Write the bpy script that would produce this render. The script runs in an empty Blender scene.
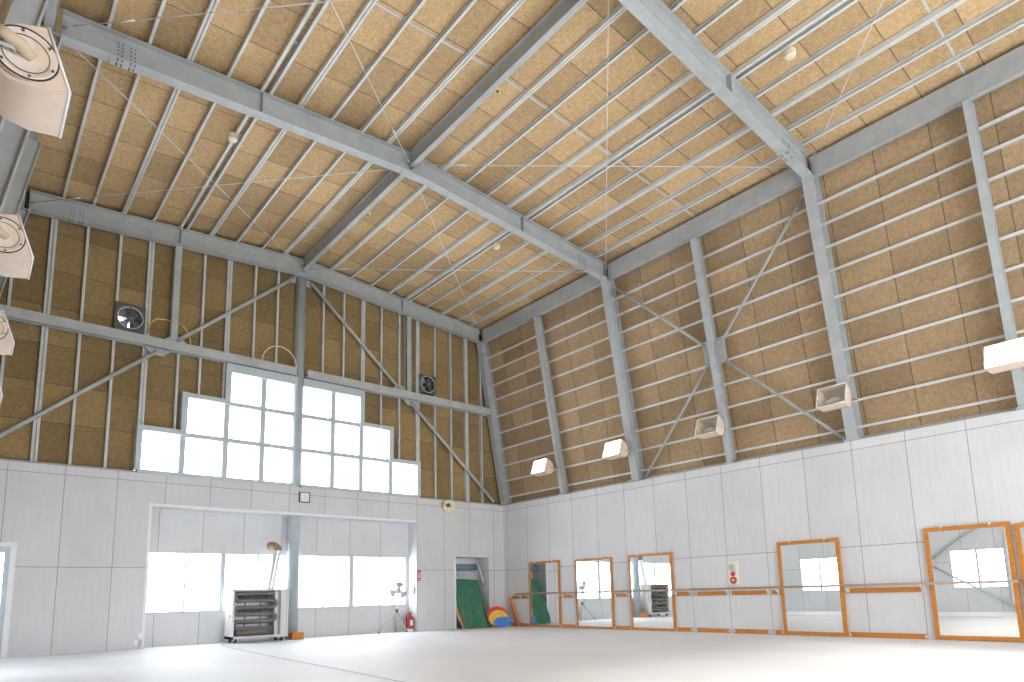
import bpy, math, random
from math import pi, sin, cos, tan, atan2, sqrt
from mathutils import Vector as V, Matrix
random.seed(7)
S = bpy.context.scene
COL = S.collection

# ------------------------------------------------------------------ room measures (metres)
XR = -7.22            # ridge line; right wall face X=0, back wall face Y=0
XL = 2 * XR           # left wall face
BAY = 5.7474
FY = [-0.011 - BAY * k for k in range(5)]
YF = -23.0            # front wall behind the camera
ZT = 4.04             # top of the cement board walls
ZE, XE = 9.698, -0.9606   # eave, underside of the rafter flange
ZR = 10.164           # ridge, underside of the rafter flange
SL = (ZR - ZE) / (XE - XR)
TA = atan2(-0.02 - XE, ZE - 4.071)     # lean of the upper side walls
PIT = 0.643           # purlin spacing
def zroof(x): return ZR - SL * abs(x - XR)       # rafter underside
RD = 0.45             # rafter depth
def zboard(x): return zroof(x) + RD + 0.11
ORD = ['first', 'second', 'third', 'fourth', 'fifth', 'sixth', 'seventh', 'eighth', 'ninth', 'tenth', 'eleventh', 'twelfth']

# ------------------------------------------------------------------ materials
class N:
    def __init__(s, name):
        s.m = bpy.data.materials.new(name); s.m.use_nodes = True
        s.t = s.m.node_tree; s.t.nodes.clear()
        s.out = s.t.nodes.new('ShaderNodeOutputMaterial')
    def n(s, typ, ins=None, **kw):
        d = s.t.nodes.new(typ)
        for k, v in kw.items(): setattr(d, k, v)
        for k, v in (ins or {}).items(): s.set(d.inputs[k], v)
        return d
    def set(s, inp, v):
        if hasattr(v, 'is_output'): s.t.links.new(v, inp)
        else: inp.default_value = v
    def math(s, op, a, b=0.0, c=0.0):
        d = s.n('ShaderNodeMath', operation=op); s.set(d.inputs[0], a); s.set(d.inputs[1], b); s.set(d.inputs[2], c)
        return d.outputs[0]
    def mix(s, f, a, b):
        d = s.n('ShaderNodeMix', data_type='RGBA'); s.set(d.inputs[0], f); s.set(d.inputs[6], a); s.set(d.inputs[7], b)
        return d.outputs[2]
    def pos(s):
        g = s.n('ShaderNodeNewGeometry'); x = s.n('ShaderNodeSeparateXYZ', {0: g.outputs['Position']})
        return g.outputs['Position'], x.outputs[0], x.outputs[1], x.outputs[2]
    def line(s, c, o, p, w):      # 1 on lines of width w at o + k p
        p = abs(p)
        f = s.math('FRACT', s.math('ADD', s.math('DIVIDE', s.math('SUBTRACT', c, o), p), 0.5))
        return s.math('LESS_THAN', s.math('ABSOLUTE', s.math('SUBTRACT', f, 0.5)), w / p / 2)
    def at(s, c, o, w): return s.math('LESS_THAN', s.math('ABSOLUTE', s.math('SUBTRACT', c, o)), w / 2)
    def noise(s, vec, scale, detail=3.0, rough=0.6):
        return s.n('ShaderNodeTexNoise', {'Vector': vec, 'Scale': scale, 'Detail': detail, 'Roughness': rough}).outputs[0]
    def ramp(s, f, stops):
        r = s.n('ShaderNodeValToRGB'); s.set(r.inputs[0], f); e = r.color_ramp.elements
        while len(e) < len(stops): e.new(0.5)
        for i, (p, c) in enumerate(stops): e[i].position = p; e[i].color = (*c, 1)
        return r.outputs[0]
    def bsdf(s, col, rough=0.6, metal=0.0, bump=None, bstr=0.2, bdist=0.01, spec=0.4, **kw):
        b = s.n('ShaderNodeBsdfPrincipled', {'Base Color': col if hasattr(col, 'is_output') else (*col, 1), 'Roughness': rough, 'Metallic': metal, 'Specular IOR Level': spec})
        for k, v in kw.items(): s.set(b.inputs[k.replace('_', ' ')], v)
        if bump is not None:
            d = s.n('ShaderNodeBump', {'Height': bump, 'Strength': bstr, 'Distance': bdist}); s.t.links.new(d.outputs[0], b.inputs['Normal'])
        s.t.links.new(b.outputs[0], s.out.inputs[0]); return s.m

def mottled(name, c, var=0.12, scale=6.0, rough=0.5, metal=0.0, **kw):
    k = N(name); p = k.pos()[0]; f = k.noise(p, scale, 4)
    col = k.ramp(f, [(0.3, tuple(x * (1 - var) for x in c)), (0.7, tuple(min(1, x * (1 + var)) for x in c))])
    return k.bsdf(col, rough, metal, **kw)

def mat_boards(name, jc, jo, jp, strip, so, sp, mean, jz=None):
    """cemented wood-wool boards: straw flecks, dark joints, board to board tone"""
    k = N(name); P, x, y, z = k.pos(); ax = {'x': x, 'y': y, 'z': z}
    c = ax[jc]; st = ax[strip]
    if jc == 'y' and strip == 'x': st = k.math('ABSOLUTE', k.math('SUBTRACT', st, so + .12)); so, sp = .05, .648
    cell = k.math('FLOOR', k.math('DIVIDE', k.math('SUBTRACT', c, jo), jp))
    row = k.math('FLOOR', k.math('DIVIDE', k.math('SUBTRACT', st, so), sp))
    wn = k.n('ShaderNodeTexWhiteNoise', {'Vector': k.n('ShaderNodeCombineXYZ', {0: cell, 1: row}).outputs[0]}, noise_dimensions='3D').outputs[0]
    big = k.noise(P, 0.9, 3); fine = k.noise(P, 46, 4, 0.85); mid = k.noise(P, 12, 4, 0.7)
    f = k.math('ADD', k.math('MULTIPLY', fine, 0.72), k.math('MULTIPLY', mid, 0.28))
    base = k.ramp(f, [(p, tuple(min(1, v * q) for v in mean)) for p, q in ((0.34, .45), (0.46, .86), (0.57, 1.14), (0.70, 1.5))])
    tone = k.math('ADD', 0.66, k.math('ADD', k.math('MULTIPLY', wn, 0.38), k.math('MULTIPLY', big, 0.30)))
    col = k.n('ShaderNodeVectorMath', {0: base, 1: k.n('ShaderNodeCombineXYZ', {0: tone, 1: tone, 2: tone}).outputs[0]}, operation='MULTIPLY').outputs[0]
    j = k.line(c, jo, jp, 0.021)
    if jz: j = k.math('MAXIMUM', j, k.line(ax[strip], *jz))
    col = k.mix(k.math('MULTIPLY', j, 0.75), col, (.12, .10, .08, 1))
    return k.bsdf(col, 0.95, bump=f, bstr=0.35, bdist=0.02, spec=0.1)

def mat_cement(name, jc, jo, jp, base=(.63, .63, .635), extra=()):
    k = N(name); P, x, y, z = k.pos(); c = {'x': x, 'y': y}[jc]
    cell = k.math('FLOOR', k.math('DIVIDE', k.math('SUBTRACT', c, jo), jp))
    row = k.math('ADD', k.math('GREATER_THAN', z, 1.833), k.math('GREATER_THAN', z, 3.846))
    wn = k.n('ShaderNodeTexWhiteNoise', {'Vector': k.n('ShaderNodeCombineXYZ', {0: cell, 1: row}).outputs[0]}, noise_dimensions='3D').outputs[0]
    sc = k.n('ShaderNodeMapping', {'Vector': P, 'Scale': (14, 14, 1.2)}).outputs[0]
    streak = k.noise(sc, 1.0, 4); big = k.noise(P, 0.8, 4); fine = k.noise(P, 40, 3)
    t = k.math('ADD', k.math('MULTIPLY', streak, 0.16), k.math('ADD', k.math('MULTIPLY', big, 0.22), k.math('ADD', k.math('MULTIPLY', wn, 0.07), k.math('MULTIPLY', fine, 0.08))))
    t = k.math('ADD', t, 0.74)
    col = k.n('ShaderNodeVectorMath', {0: base, 1: k.n('ShaderNodeCombineXYZ', {0: t, 1: t, 2: t}).outputs[0]}, operation='MULTIPLY').outputs[0]
    pale = k.math('GREATER_THAN', k.noise(P, 1.7, 5, 0.75), 0.68)
    col = k.mix(k.math('MULTIPLY', pale, 0.18), col, (.75, .75, .74, 1))
    j = k.line(c, jo, jp, 0.013)
    j = k.math('MAXIMUM', j, k.at(z, 1.833, 0.014)); j = k.math('MAXIMUM', j, k.at(z, 3.846, 0.012))
    col = k.mix(k.math('MULTIPLY', j, 0.75), col, (.16, .16, .165, 1))
    return k.bsdf(col, 0.8, bump=fine, bstr=0.1, bdist=0.004, spec=0.25)

def mat_floor():
    k = N('white_mat_floor'); P, x, y, z = k.pos()
    b = k.noise(P, 0.5, 3)
    col = k.ramp(b, [(0.3, (.80, .81, .85)), (0.7, (.87, .88, .91))])
    seam = k.math('MULTIPLY', k.line(x, -4.7, 1.83, 0.012), 0.22)
    col = k.mix(seam, col, (.5, .5, .52, 1))
    return k.bsdf(col, 0.55, spec=0.3)

def mat_wood(name, c, rough=0.45):
    k = N(name); P = k.pos()[0]
    sc = k.n('ShaderNodeMapping', {'Vector': P, 'Scale': (20, 3, 20)}).outputs[0]
    f = k.noise(sc, 1.6, 4)
    return k.bsdf(k.ramp(f, [(0.3, tuple(x * .8 for x in c)), (0.7, tuple(min(1, x * 1.12) for x in c))]), rough, spec=0.35)

def mat_glass(name='window_glass', tint=(.97, .985, 1, 1)):
    k = N(name)
    t = k.n('ShaderNodeBsdfTransparent', {'Color': tint}); g = k.n('ShaderNodeBsdfGlossy', {'Roughness': 0.02})
    lw = k.n('ShaderNodeLayerWeight', {'Blend': 0.5}); fr = k.n('ShaderNodeMath', {0: k.math('POWER', lw.outputs['Facing'], 5.0), 1: 0.35, 2: 0.03}, operation='MULTIPLY_ADD')
    m = k.n('ShaderNodeMixShader', {0: fr.outputs[0], 1: t.outputs[0], 2: g.outputs[0]})
    k.t.links.new(m.outputs[0], k.out.inputs[0]); return k.m

def mat_mirror():
    k = N('mirror_glass'); f = k.noise(k.pos()[0], 3, 2)
    g = k.n('ShaderNodeBsdfGlossy', {'Color': k.ramp(f, [(0, (.90, .93, .92)), (1, (.93, .95, .94))]), 'Roughness': 0.0})
    k.t.links.new(g.outputs[0], k.out.inputs[0]); return k.m

def mat_emit(name, c, st):
    k = N(name); f = k.noise(k.pos()[0], 2, 1)
    e = k.n('ShaderNodeEmission', {'Color': k.ramp(f, [(0, c), (1, tuple(min(1, v * 1.03) for v in c))]), 'Strength': st})
    k.t.links.new(e.outputs[0], k.out.inputs[0]); return k.m

M = dict(
    steel=mottled('grey_painted_steel', (.43, .455, .455), .10, 3.0, .55),
    steel_l=mottled('pale_galvanised_channel', (.55, .57, .565), .10, 4.0, .5),
    steel_p=mottled('bright_galvanised_channel', (.68, .69, .67), .08, 4.0, .5),
    bolt=mottled('dark_bolt_steel', (.22, .24, .25), .15, 20, .5),
    post=mottled('blue_grey_painted_post', (.40, .45, .47), .07, 3, .5),
    roof=mat_boards('roof_boards', 'y', -.79, -.9915, 'x', XR, PIT, (.57, .395, .215)),
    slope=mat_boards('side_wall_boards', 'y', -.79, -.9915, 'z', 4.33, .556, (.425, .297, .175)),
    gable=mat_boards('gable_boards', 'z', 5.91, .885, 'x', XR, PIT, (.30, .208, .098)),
    cem_b=mat_cement('cement_board_back', 'x', -.4386, 1.0),
    cem_s=mat_cement('cement_board_side', 'y', -.188, -1.0243, (.66, .66, .665)),
    floor=mat_floor(),
    frame=mottled('pale_window_frame', (.50, .56, .60), .05, 5, .45),
    white=mottled('white_paint', (.80, .81, .82), .04, 5, .5),
    cream=mottled('cream_plastic', (.80, .72, .52), .05, 8, .45),
    yellow=mottled('yellow_plastic', (.80, .58, .14), .08, 8, .5),
    glass=mat_glass(), mirror=mat_mirror(),
    orange=mat_wood('orange_varnished_wood', (.56, .215, .035)),
    barre=mat_wood('weathered_wood_rail', (.42, .30, .22)),
    tan=mat_wood('bare_tan_wood', (.62, .40, .20)),
    lamp=mottled('cream_lamp_enamel', (.80, .64, .52), .06, 4, .4),
    lampin=mottled('pale_reflector_enamel', (.80, .70, .60), .05, 4, .35),
    lglass=mat_glass('lamp_front_glass', (.93, .94, .90, 1)),
    tanlamp=mottled('tan_lamp_holder', (.62, .50, .36), .1, 12, .4),
    refl=mottled('lamp_reflector', (.80, .83, .80), .06, 5, .28, .55),
    lit=mat_emit('lit_lamp_glass', (1.0, .86, .62), 26.0),
    black=mottled('black_rubber', (.03, .03, .035), .2, 10, .6),
    dark=mottled('dark_grey_metal', (.10, .105, .10), .25, 10, .5),
    tubes=mottled('sooty_heater_tube', (.17, .16, .15), .2, 9, .5),
    hwhite=mottled('heater_white_enamel', (.66, .66, .64), .05, 6, .45),
    inner=mottled('heater_back_reflector', (.62, .62, .60), .1, 6, .4, .4),
    foil=mottled('silver_foil_duct', (.78, .78, .76), .1, 15, .3, .6),
    brown=mottled('brown_elbow', (.33, .22, .13), .15, 10, .5),
    red=mottled('red_paint', (.55, .05, .04), .1, 8, .4),
    redroll=mottled('red_foam', (.75, .06, .04), .08, 8, .6),
    yelroll=mottled('yellow_foam', (.85, .55, .08), .08, 8, .6),
    bluroll=mottled('blue_foam', (.05, .22, .72), .08, 8, .6),
    orafoam=mottled('orange_foam', (.88, .26, .05), .06, 8, .6),
    green=mottled('green_canvas', (.06, .205, .125), .18, 7, .8),
    bluebar=mottled('blue_grey_bar', (.22, .28, .38), .08, 8, .5),
    blade=mottled('fan_blade_metal', (.20, .21, .20), .15, 8, .4, .3),
    tgrey=mottled('mauve_grey_plastic', (.46, .44, .49), .08, 8, .5),
    wire=mottled('pale_wire', (.68, .68, .66), .08, 8, .4),
    tube=mottled('pale_cream_tube', (.78, .72, .48), .06, 8, .4),
    redlamp=mottled('red_lens', (.62, .05, .05), .06, 8, .25),
    bell=mottled('grey_bell', (.47, .48, .45), .06, 8, .4),
    ivory=mottled('ivory_panel', (.80, .77, .66), .04, 6, .45),
    tinfoil=mottled('grey_sill_flashing', (.42, .41, .39), .08, 5, .6),
)

# ------------------------------------------------------------------ mesh builder
class MB:
    def __init__(s): s.v = []; s.f = []; s.sm = []; s.mi = []; s.cur = 0
    def add(s, vs, fs, smooth=False):
        o = len(s.v); s.v += [V(p) for p in vs]
        for f in fs: s.f.append([i + o for i in f]); s.sm.append(smooth); s.mi.append(s.cur)
        return s
    def box(s, x0, x1, y0, y1, z0, z1):
        x0, x1 = sorted((x0, x1)); y0, y1 = sorted((y0, y1)); z0, z1 = sorted((z0, z1))
        return s.add([(x0, y0, z0), (x1, y0, z0), (x1, y1, z0), (x0, y1, z0), (x0, y0, z1), (x1, y0, z1), (x1, y1, z1), (x0, y1, z1)],
                     [(0, 3, 2, 1), (4, 5, 6, 7), (0, 1, 5, 4), (1, 2, 6, 5), (2, 3, 7, 6), (3, 0, 4, 7)])
    def ext(s, p0, p1, prof, side, up=None):
        """extrude closed profile [(a,b)] (a along side, b along up) from p0 to p1"""
        p0 = V(p0); p1 = V(p1); d = (p1 - p0).normalized(); side = V(side)
        side = (side - d * side.dot(d)).normalized()
        up = V(up).normalized() if up is not None else d.cross(side)
        n = len(prof)
        vs = [p0 + side * a + up * b for a, b in prof] + [p1 + side * a + up * b for a, b in prof]
        fs = [(i, (i + 1) % n, n + (i + 1) % n, n + i) for i in range(n)] + [tuple(range(n))[::-1], tuple(range(n, 2 * n))]
        return s.add(vs, fs)
    def tube(s, pts, r, n=10, cap=True, closed=False):
        pts = [V(p) for p in pts]; rings = []; prev = None; m = len(pts); vs = []
        for i, p in enumerate(pts):
            a = pts[i - 1] if (i or closed) else p; b = pts[(i + 1) % m] if (i < m - 1 or closed) else p
            d = (b - a).normalized()
            if prev is None:
                prev = d.orthogonal().normalized()
            prev = (prev - d * prev.dot(d)).normalized(); u = d.cross(prev)
            rr = r[i] if isinstance(r, (list, tuple)) else r
            vs += [p + (prev * cos(2 * pi * k / n) + u * sin(2 * pi * k / n)) * rr for k in range(n)]
        fs = [(i * n + k, i * n + (k + 1) % n, ((i + 1) % m) * n + (k + 1) % n, ((i + 1) % m) * n + k) for i in range(m if closed else m - 1) for k in range(n)]
        s.add(vs, fs, True)
        if cap and not closed:
            o = len(s.v) - m * n
            s.f += [[o + k for k in range(n)][::-1], [o + (m - 1) * n + k for k in range(n)]]; s.sm += [False, False]; s.mi += [s.cur] * 2
        return s
    def lathe(s, c, axis, prof, n=20):
        """prof [(r, h)] along axis from c"""
        c = V(c); a = V(axis).normalized(); e = a.orthogonal().normalized(); u = a.cross(e); vs = []
        for r, h in prof: vs += [c + a * h + (e * cos(2 * pi * k / n) + u * sin(2 * pi * k / n)) * r for k in range(n)]
        m = len(prof)
        s.add(vs, [(i * n + k, i * n + (k + 1) % n, (i + 1) * n + (k + 1) % n, (i + 1) * n + k) for i in range(m - 1) for k in range(n)], True)
        o = len(s.v) - m * n
        for i in (0, m - 1):
            if prof[i][0] > 1e-4: s.f.append([o + i * n + k for k in range(n)]); s.sm.append(False); s.mi.append(s.cur)
        return s
    def torus(s, c, axis, R, r, n=28, m=8):
        a = V(axis).normalized(); e = a.orthogonal().normalized(); u = a.cross(e)
        return s.tube([V(c) + (e * cos(2 * pi * k / n) + u * sin(2 * pi * k / n)) * R for k in range(n)], r, m, closed=True)
    def build(s, name, mat, parent=None, loc=None, label=None):
        me = bpy.data.meshes.new(name)
        if loc is None:
            if parent is not None: loc = parent.matrix_world.translation if False else V(parent['_o'])
            else:
                xs = [p.x for p in s.v]; ys = [p.y for p in s.v]; zs = [p.z for p in s.v]
                loc = V(((min(xs) + max(xs)) / 2, (min(ys) + max(ys)) / 2, min(zs)))
        loc = V(loc)
        me.from_pydata([tuple(p - loc) for p in s.v], [], s.f)
        me.validate(clean_customdata=False)
        for p, k in zip(me.polygons, s.sm): p.use_smooth = k
        for mm in (mat if isinstance(mat, (list, tuple)) else [mat]): me.materials.append(M[mm] if isinstance(mm, str) else mm)
        for p, k in zip(me.polygons, s.mi): p.material_index = k
        import bmesh
        b = bmesh.new(); b.from_mesh(me); bmesh.ops.recalc_face_normals(b, faces=b.faces); b.to_mesh(me); b.free()
        o = bpy.data.objects.new(name, me); COL.objects.link(o)
        ORI[o.name] = loc
        if parent is not None:
            o.parent = parent; o.location = loc - ORI[parent.name]
        else: o.location = loc
        if label: o['label'] = label
        return o
ORI = {}
_b = MB.build
def build(s, name, mat, parent=None, loc=None, label=None):
    if parent is not None and loc is None: loc = ORI[parent.name]
    return _b(s, name, mat, parent, loc, label)
MB.build = build

def tag(o, label, cat, group=None, kind='thing'):
    o['label'] = label; o['category'] = cat; o['kind'] = kind
    if group: o['group'] = group
    return o
def struct(o, label=None):
    o['kind'] = 'structure'
    if label: o['label'] = label
    return o
def thing(name, loc, label, cat, group=None):
    o = bpy.data.objects.new(name, None); COL.objects.link(o); o.location = loc; o.empty_display_size = .1
    ORI[o.name] = V(loc)
    return tag(o, label, cat, group)
def bx(*a): return MB().box(*a)
def many(name, mat, parent, spots, axis, r, h, n=6):
    """the same small round part at every spot, sharing one mesh"""
    first = None
    for p in spots:
        if first is None:
            first = MB().lathe(p, axis, [(r, 0), (r, h)], n).build(name, mat, parent); p0 = V(p)
        else:
            c = first.copy(); COL.objects.link(c); c.parent = parent; c.location = first.location + V(p) - p0

def I_prof(w, h, tf=.014, tw=.010):   # a = across flange, b from 0 (inner flange face) to h
    return [(-w/2, 0), (w/2, 0), (w/2, tf), (tw/2, tf), (tw/2, h - tf), (w/2, h - tf), (w/2, h), (-w/2, h), (-w/2, h - tf), (-tw/2, h - tf), (-tw/2, tf), (-w/2, tf)]
def C_prof(w, h, t=.006, lip=.018, s=1):  # open channel: flange down at b=0, web on side s
    pts = [(-w/2, 0), (w/2, 0), (w/2, h), (-w/2, h), (-w/2, h - lip), (-w/2 + t, h - lip), (-w/2 + t, h - t), (w/2 - t, h - t), (w/2 - t, t), (-w/2 + t, t), (-w/2 + t, lip), (-w/2, lip)]
    return [(a * s, b) for a, b in pts]

# ------------------------------------------------------------------ shell
struct(bx(XL - .4, .4, YF - .3, 2.4, -.12, 0).build('floor', 'floor'), 'white sheeted hall floor')

def wall_boxes(u0, u1, z0, z1, holes):
    """rectangles of a wall (u,z) minus rectangular holes"""
    us = sorted({u0, u1, *[min(max(h[i], u0), u1) for h in holes for i in (0, 1)]}); zs = sorted({z0, z1, *[min(max(h[i], z0), z1) for h in holes for i in (2, 3)]})
    out = []
    for a, b in zip(us, us[1:]):
        run = None
        for c, d in zip(zs, zs[1:]):
            mu, mz = (a + b) / 2, (c + d) / 2
            if any(h[0] < mu < h[1] and h[2] < mz < h[3] for h in holes):
                if run: out.append((a, b, *run)); run = None
            else: run = (run[0], d) if run else (c, d)
        if run: out.append((a, b, *run))
    return out

# back wall, cement boards with recess, doorway, left door
RX0, RX1, RZ, RY = -10.72, -3.462, 3.29, .47
DX0, DX1, DZ = -2.02, -.67, 2.26
w = MB()
for a, b, c, d in wall_boxes(XL - .2, .2, 0, ZT, [(RX0, RX1, -1, RZ), (DX0, DX1, -1, DZ), (-14.2, -13.21, -1, 2.28)]): w.box(a, b, 0, .03, c, d)
# recess: back face with window band, soffit, cheeks
WZ0, WZ1 = .775, 2.255
for a, b, c, d in wall_boxes(RX0 - .05, RX1 + .05, 0, RZ + .1, [(-10.70, -7.02, WZ0, WZ1), (-6.98, -3.52, WZ0, WZ1)]): w.box(a, b, RY, RY + .1, c, d)
w.box(RX0 - .05, RX1 + .05, .03, RY, RZ, RZ + .04).box(RX0 - .04, RX0, .03, RY, 0, RZ).box(RX1, RX1 + .04, .03, RY, 0, RZ)
# doorway cheeks and soffit
w.box(DX0 - .04, DX0, .03, .9, 0, DZ).box(DX1, DX1 + .04, .03, .9, 0, DZ).box(DX0 - .04, DX1 + .04, .03, .9, DZ, DZ + .04)
w.box(DX0 - .04, DX1 + .04, .66, .72, 0, DZ)
# head of the wall, closes it to the gable boards
w.box(XL - .2, .2, .03, .30, ZT - .05, ZT)
struct(w.build('wall_back', 'cem_b'), 'pale cement board end wall')
g = MB()   # the gable above, boards behind the studs
STEP = [(-11.10, -10.13, 5.10), (-10.13, -9.10, 6.08), (-9.10, -5.32, 7.0), (-5.32, -4.33, 6.08), (-4.33, -3.37, 5.10)]
FANS = [(-11.71, -11.09, 7.46, 8.12), (-3.28, -2.66, 7.52, 8.10)]
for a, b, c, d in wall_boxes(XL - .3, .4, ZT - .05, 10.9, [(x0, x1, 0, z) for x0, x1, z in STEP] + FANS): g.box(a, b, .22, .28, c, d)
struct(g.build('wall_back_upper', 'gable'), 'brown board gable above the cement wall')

# right and left cement walls
struct(bx(0, .05, YF, 0, 0, ZT).box(.05, .36, YF, .2, ZT - .06, ZT).build('wall_right', 'cem_s'), 'pale cement board side wall')
LW = [(-3.22 - BAY * k - 1.74, -3.22 - BAY * k, .85, 2.30) for k in range(4)]
w = MB()
for a, b, c, d in wall_boxes(YF, 0, 0, ZT, LW): w.box(XL - .05, XL, a, b, c, d)
w.box(XL - .36, XL - .05, YF, .2, ZT - .06, ZT)
struct(w.build('wall_left', 'cem_s'), 'cement board side wall with low windows')
# sloped board linings
def slope_pt(s, off, side=1):       # s up the lean from the wall top, off outward
    x = -.02 + off * cos(TA) - s * sin(TA); z = 4.071 + s * cos(TA) + off * sin(TA)
    return (x, z) if side > 0 else (XL - x, z)
for side, nm in ((1, 'wall_right_upper'), (-1, 'wall_left_upper')):
    w = MB(); (xa, za), (xb, zb) = slope_pt(-.12, .36, side), slope_pt(6.6, .36, side)
    e = .05 * side
    w.add([(xa, YF, za), (xb, YF, zb), (xb + e, YF, zb), (xa + e, YF, za), (xa, .3, za), (xb, .3, zb), (xb + e, .3, zb), (xa + e, .3, za)],
          [(0, 1, 2, 3), (4, 7, 6, 5), (0, 4, 5, 1), (1, 5, 6, 2), (2, 6, 7, 3), (3, 7, 4, 0)])
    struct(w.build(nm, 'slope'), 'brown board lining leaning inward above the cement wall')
# roof boards
w = MB()
for a, b in ((XL - .5, XR), (XR, .5)):
    za, zb = zboard(a), zboard(b)
    w.add([(a, YF, za), (b, YF, zb), (b, .4, zb), (a, .4, za), (a, YF, za + .06), (b, YF, zb + .06), (b, .4, zb + .06), (a, .4, za + .06)],
          [(0, 1, 2, 3), (7, 6, 5, 4), (0, 4, 5, 1), (1, 5, 6, 2), (2, 6, 7, 3), (3, 7, 4, 0)])
struct(w.build('ceiling', 'roof'), 'brown wood-wool roof boards')
# front wall behind the camera; door and window openings added to bring in daylight
FH = [(-10.9, -3.5, 4.2, 7.2), (-9.2, -.6, .15, 3.5)]
w = MB()
for a, b, c, d in wall_boxes(XL - .3, .4, 0, 10.9, FH): w.box(a, b, YF - .06, YF, c, d)
struct(w.build('wall_front', 'cem_b'))
# grey flashing above the cement boards
for nm, xa, xb in (('trim_1', .20, .34), ('trim_2', XL - .34, XL - .20)):
    struct(bx(xa, xb, YF, .2, ZT, ZT + .10).build(nm, 'tinfoil'), 'grey flashing strip at the foot of the leaning boards')
struct(bx(XL, 0, .10, .21, ZT, ZT + .06).build('trim_3', 'tinfoil'), 'grey flashing strip at the foot of the gable')
# white edge trim of the recess
struct(bx(RX0 - .05, RX0 + .012, -.012, .03, 0, RZ + .05).box(RX0 + .012, RX1, -.012, .03, RZ - .005, RZ + .05).build('trim_4', 'white'), 'white edge trim round the window recess')
struct(bx(DX0 - .05, DX0 + .01, -.012, .05, 0, DZ).build('trim_5', 'white'), 'white edge on the doorway')

# ------------------------------------------------------------------ windows
def window(name, label, axis, u0, u1, z0, z1, mull, trans, d0, d1, fw=.06, mw=.05):
    """axis 'x': lies along X at depth d0..d1 in Y ; axis 'y': along Y at depth in X"""
    def B(m, a, b, c, d, e=0): return m.box(a, b, d0 - e, d1 + e, c, d) if axis == 'x' else m.box(d0 - e, d1 + e, a, b, c, d)
    f = MB(); B(f, u0, u1, z0, z0 + fw); B(f, u0, u1, z1 - fw, z1); B(f, u0, u0 + fw, z0 + fw, z1 - fw); B(f, u1 - fw, u1, z0 + fw, z1 - fw)
    o = struct(f.build(name, 'frame'), label)
    for u, ww in mull: B(MB(), u - ww / 2, u + ww / 2, z0 + fw, z1 - fw, .004).build('mullion', 'frame', o)
    for z in trans: B(MB(), u0 + fw, u1 - fw, z - mw / 2, z + mw / 2, .002).build('transom', 'frame', o)
    m = (d0 + d1) / 2; us = [u0] + [u for u, _ in mull] + [u1]
    for a, b in zip(us, us[1:]):
        p = bx(a + .01, b - .01, m - .003, m + .003, z0 + .01, z1 - .01) if axis == 'x' else bx(m - .003, m + .003, a + .01, b - .01, z0 + .01, z1 - .01)
        p.build('pane', 'glass', o)
    return o
window('window_1', 'low strip window left of the post, behind the heater', 'x', -10.70, -7.02, WZ0, WZ1, [(-9.80, .035), (-8.92, .11), (-8.03, .035)], [], RY + .02, RY + .08, .035)
window('window_2', 'low strip window right of the post, behind the tripod fan', 'x', -6.98, -3.52, WZ0, WZ1, [(-6.22, .035), (-5.36, .13), (-4.44, .035)], [], RY + .02, RY + .08, .035)

def stepped(name, label, cols, rows):
    """cols [(x0,x1,n rows)] from the outside edge; rows = z heights"""
    f = MB(); d0, d1 = -.02, .21
    xs = sorted({c[0] for c in cols} | {c[1] for c in cols}); ht = {}
    for x0, x1, nr in cols:
        f.box(x0, x1, d0, d1, rows[nr] - .03, rows[nr] + (.20 if nr == 3 else .09))
        f.box(x0, x1, d0 - .05, d1, rows[0] - .09, rows[0] - .01)
    post = XR
    for x in xs:
        lo = [c[2] for c in cols if x in (c[0], c[1])]; nr = max(lo); e = .004
        if len(lo) == 1 and abs(x - post) > .5: f.box(x - (.05 if x < post else .07), x + (.07 if x < post else .05), d0 - e, d1 + e, rows[0] - .005, rows[nr] + (.205 if nr == 3 else .095))
        elif len(lo) == 2 and lo[0] != lo[1]: f.box(x - .07, x + .07, d0 - e, d1 + e, rows[min(lo)] - .035, rows[max(lo)] + (.205 if max(lo) == 3 else .095))
    o = struct(f.build(name, 'frame'), label)
    for x in xs[1:-1]:
        lo = min(c[2] for c in cols if x in (c[0], c[1])); bx(x - .065, x + .065, .03, .19, rows[0] - .01, rows[lo]).build('mullion', 'frame', o)
    for i, z in enumerate(rows[1:-1], 1):
        a = [c for c in cols if c[2] > i]
        if a: bx(min(c[0] for c in a), max(c[1] for c in a), .04, .18, z - .055, z + .055).build('transom', 'frame', o)
    for x0, x1, nr in cols:
        for i in range(nr): bx(x0 + .02, x1 - .02, .125, .131, rows[i], rows[i + 1]).build('pane', 'glass', o)
    return o
RW = [4.13, 5.10, 6.07, 6.93]
stepped('window_3', 'upper stepped window left of the post', [(-11.07, -10.12, 1), (-10.12, -9.12, 2), (-9.12, -8.2, 3), (-8.2, -7.30, 3)], RW)
stepped('window_4', 'upper stepped window right of the post', [(-7.14, -6.22, 3), (-6.22, -5.33, 3), (-5.33, -4.35, 2), (-4.35, -3.37, 1)], RW)
for k, (a, b, c, d) in enumerate(LW):
    window('window_%d' % (5 + k), 'low left wall window', 'y', a, b, c, d, [((a + b) / 2, .07)], [1.28], XL - .06, XL - .01, .05, .03)
window('window_9', 'unseen high front window added behind the camera to bring in daylight', 'x', FH[0][0], FH[0][1], 4.2, 7.2, [(-9.05, .1), (-7.2, .1), (-5.35, .1)], [5.2, 6.2], YF - .05, YF, .08)
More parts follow.
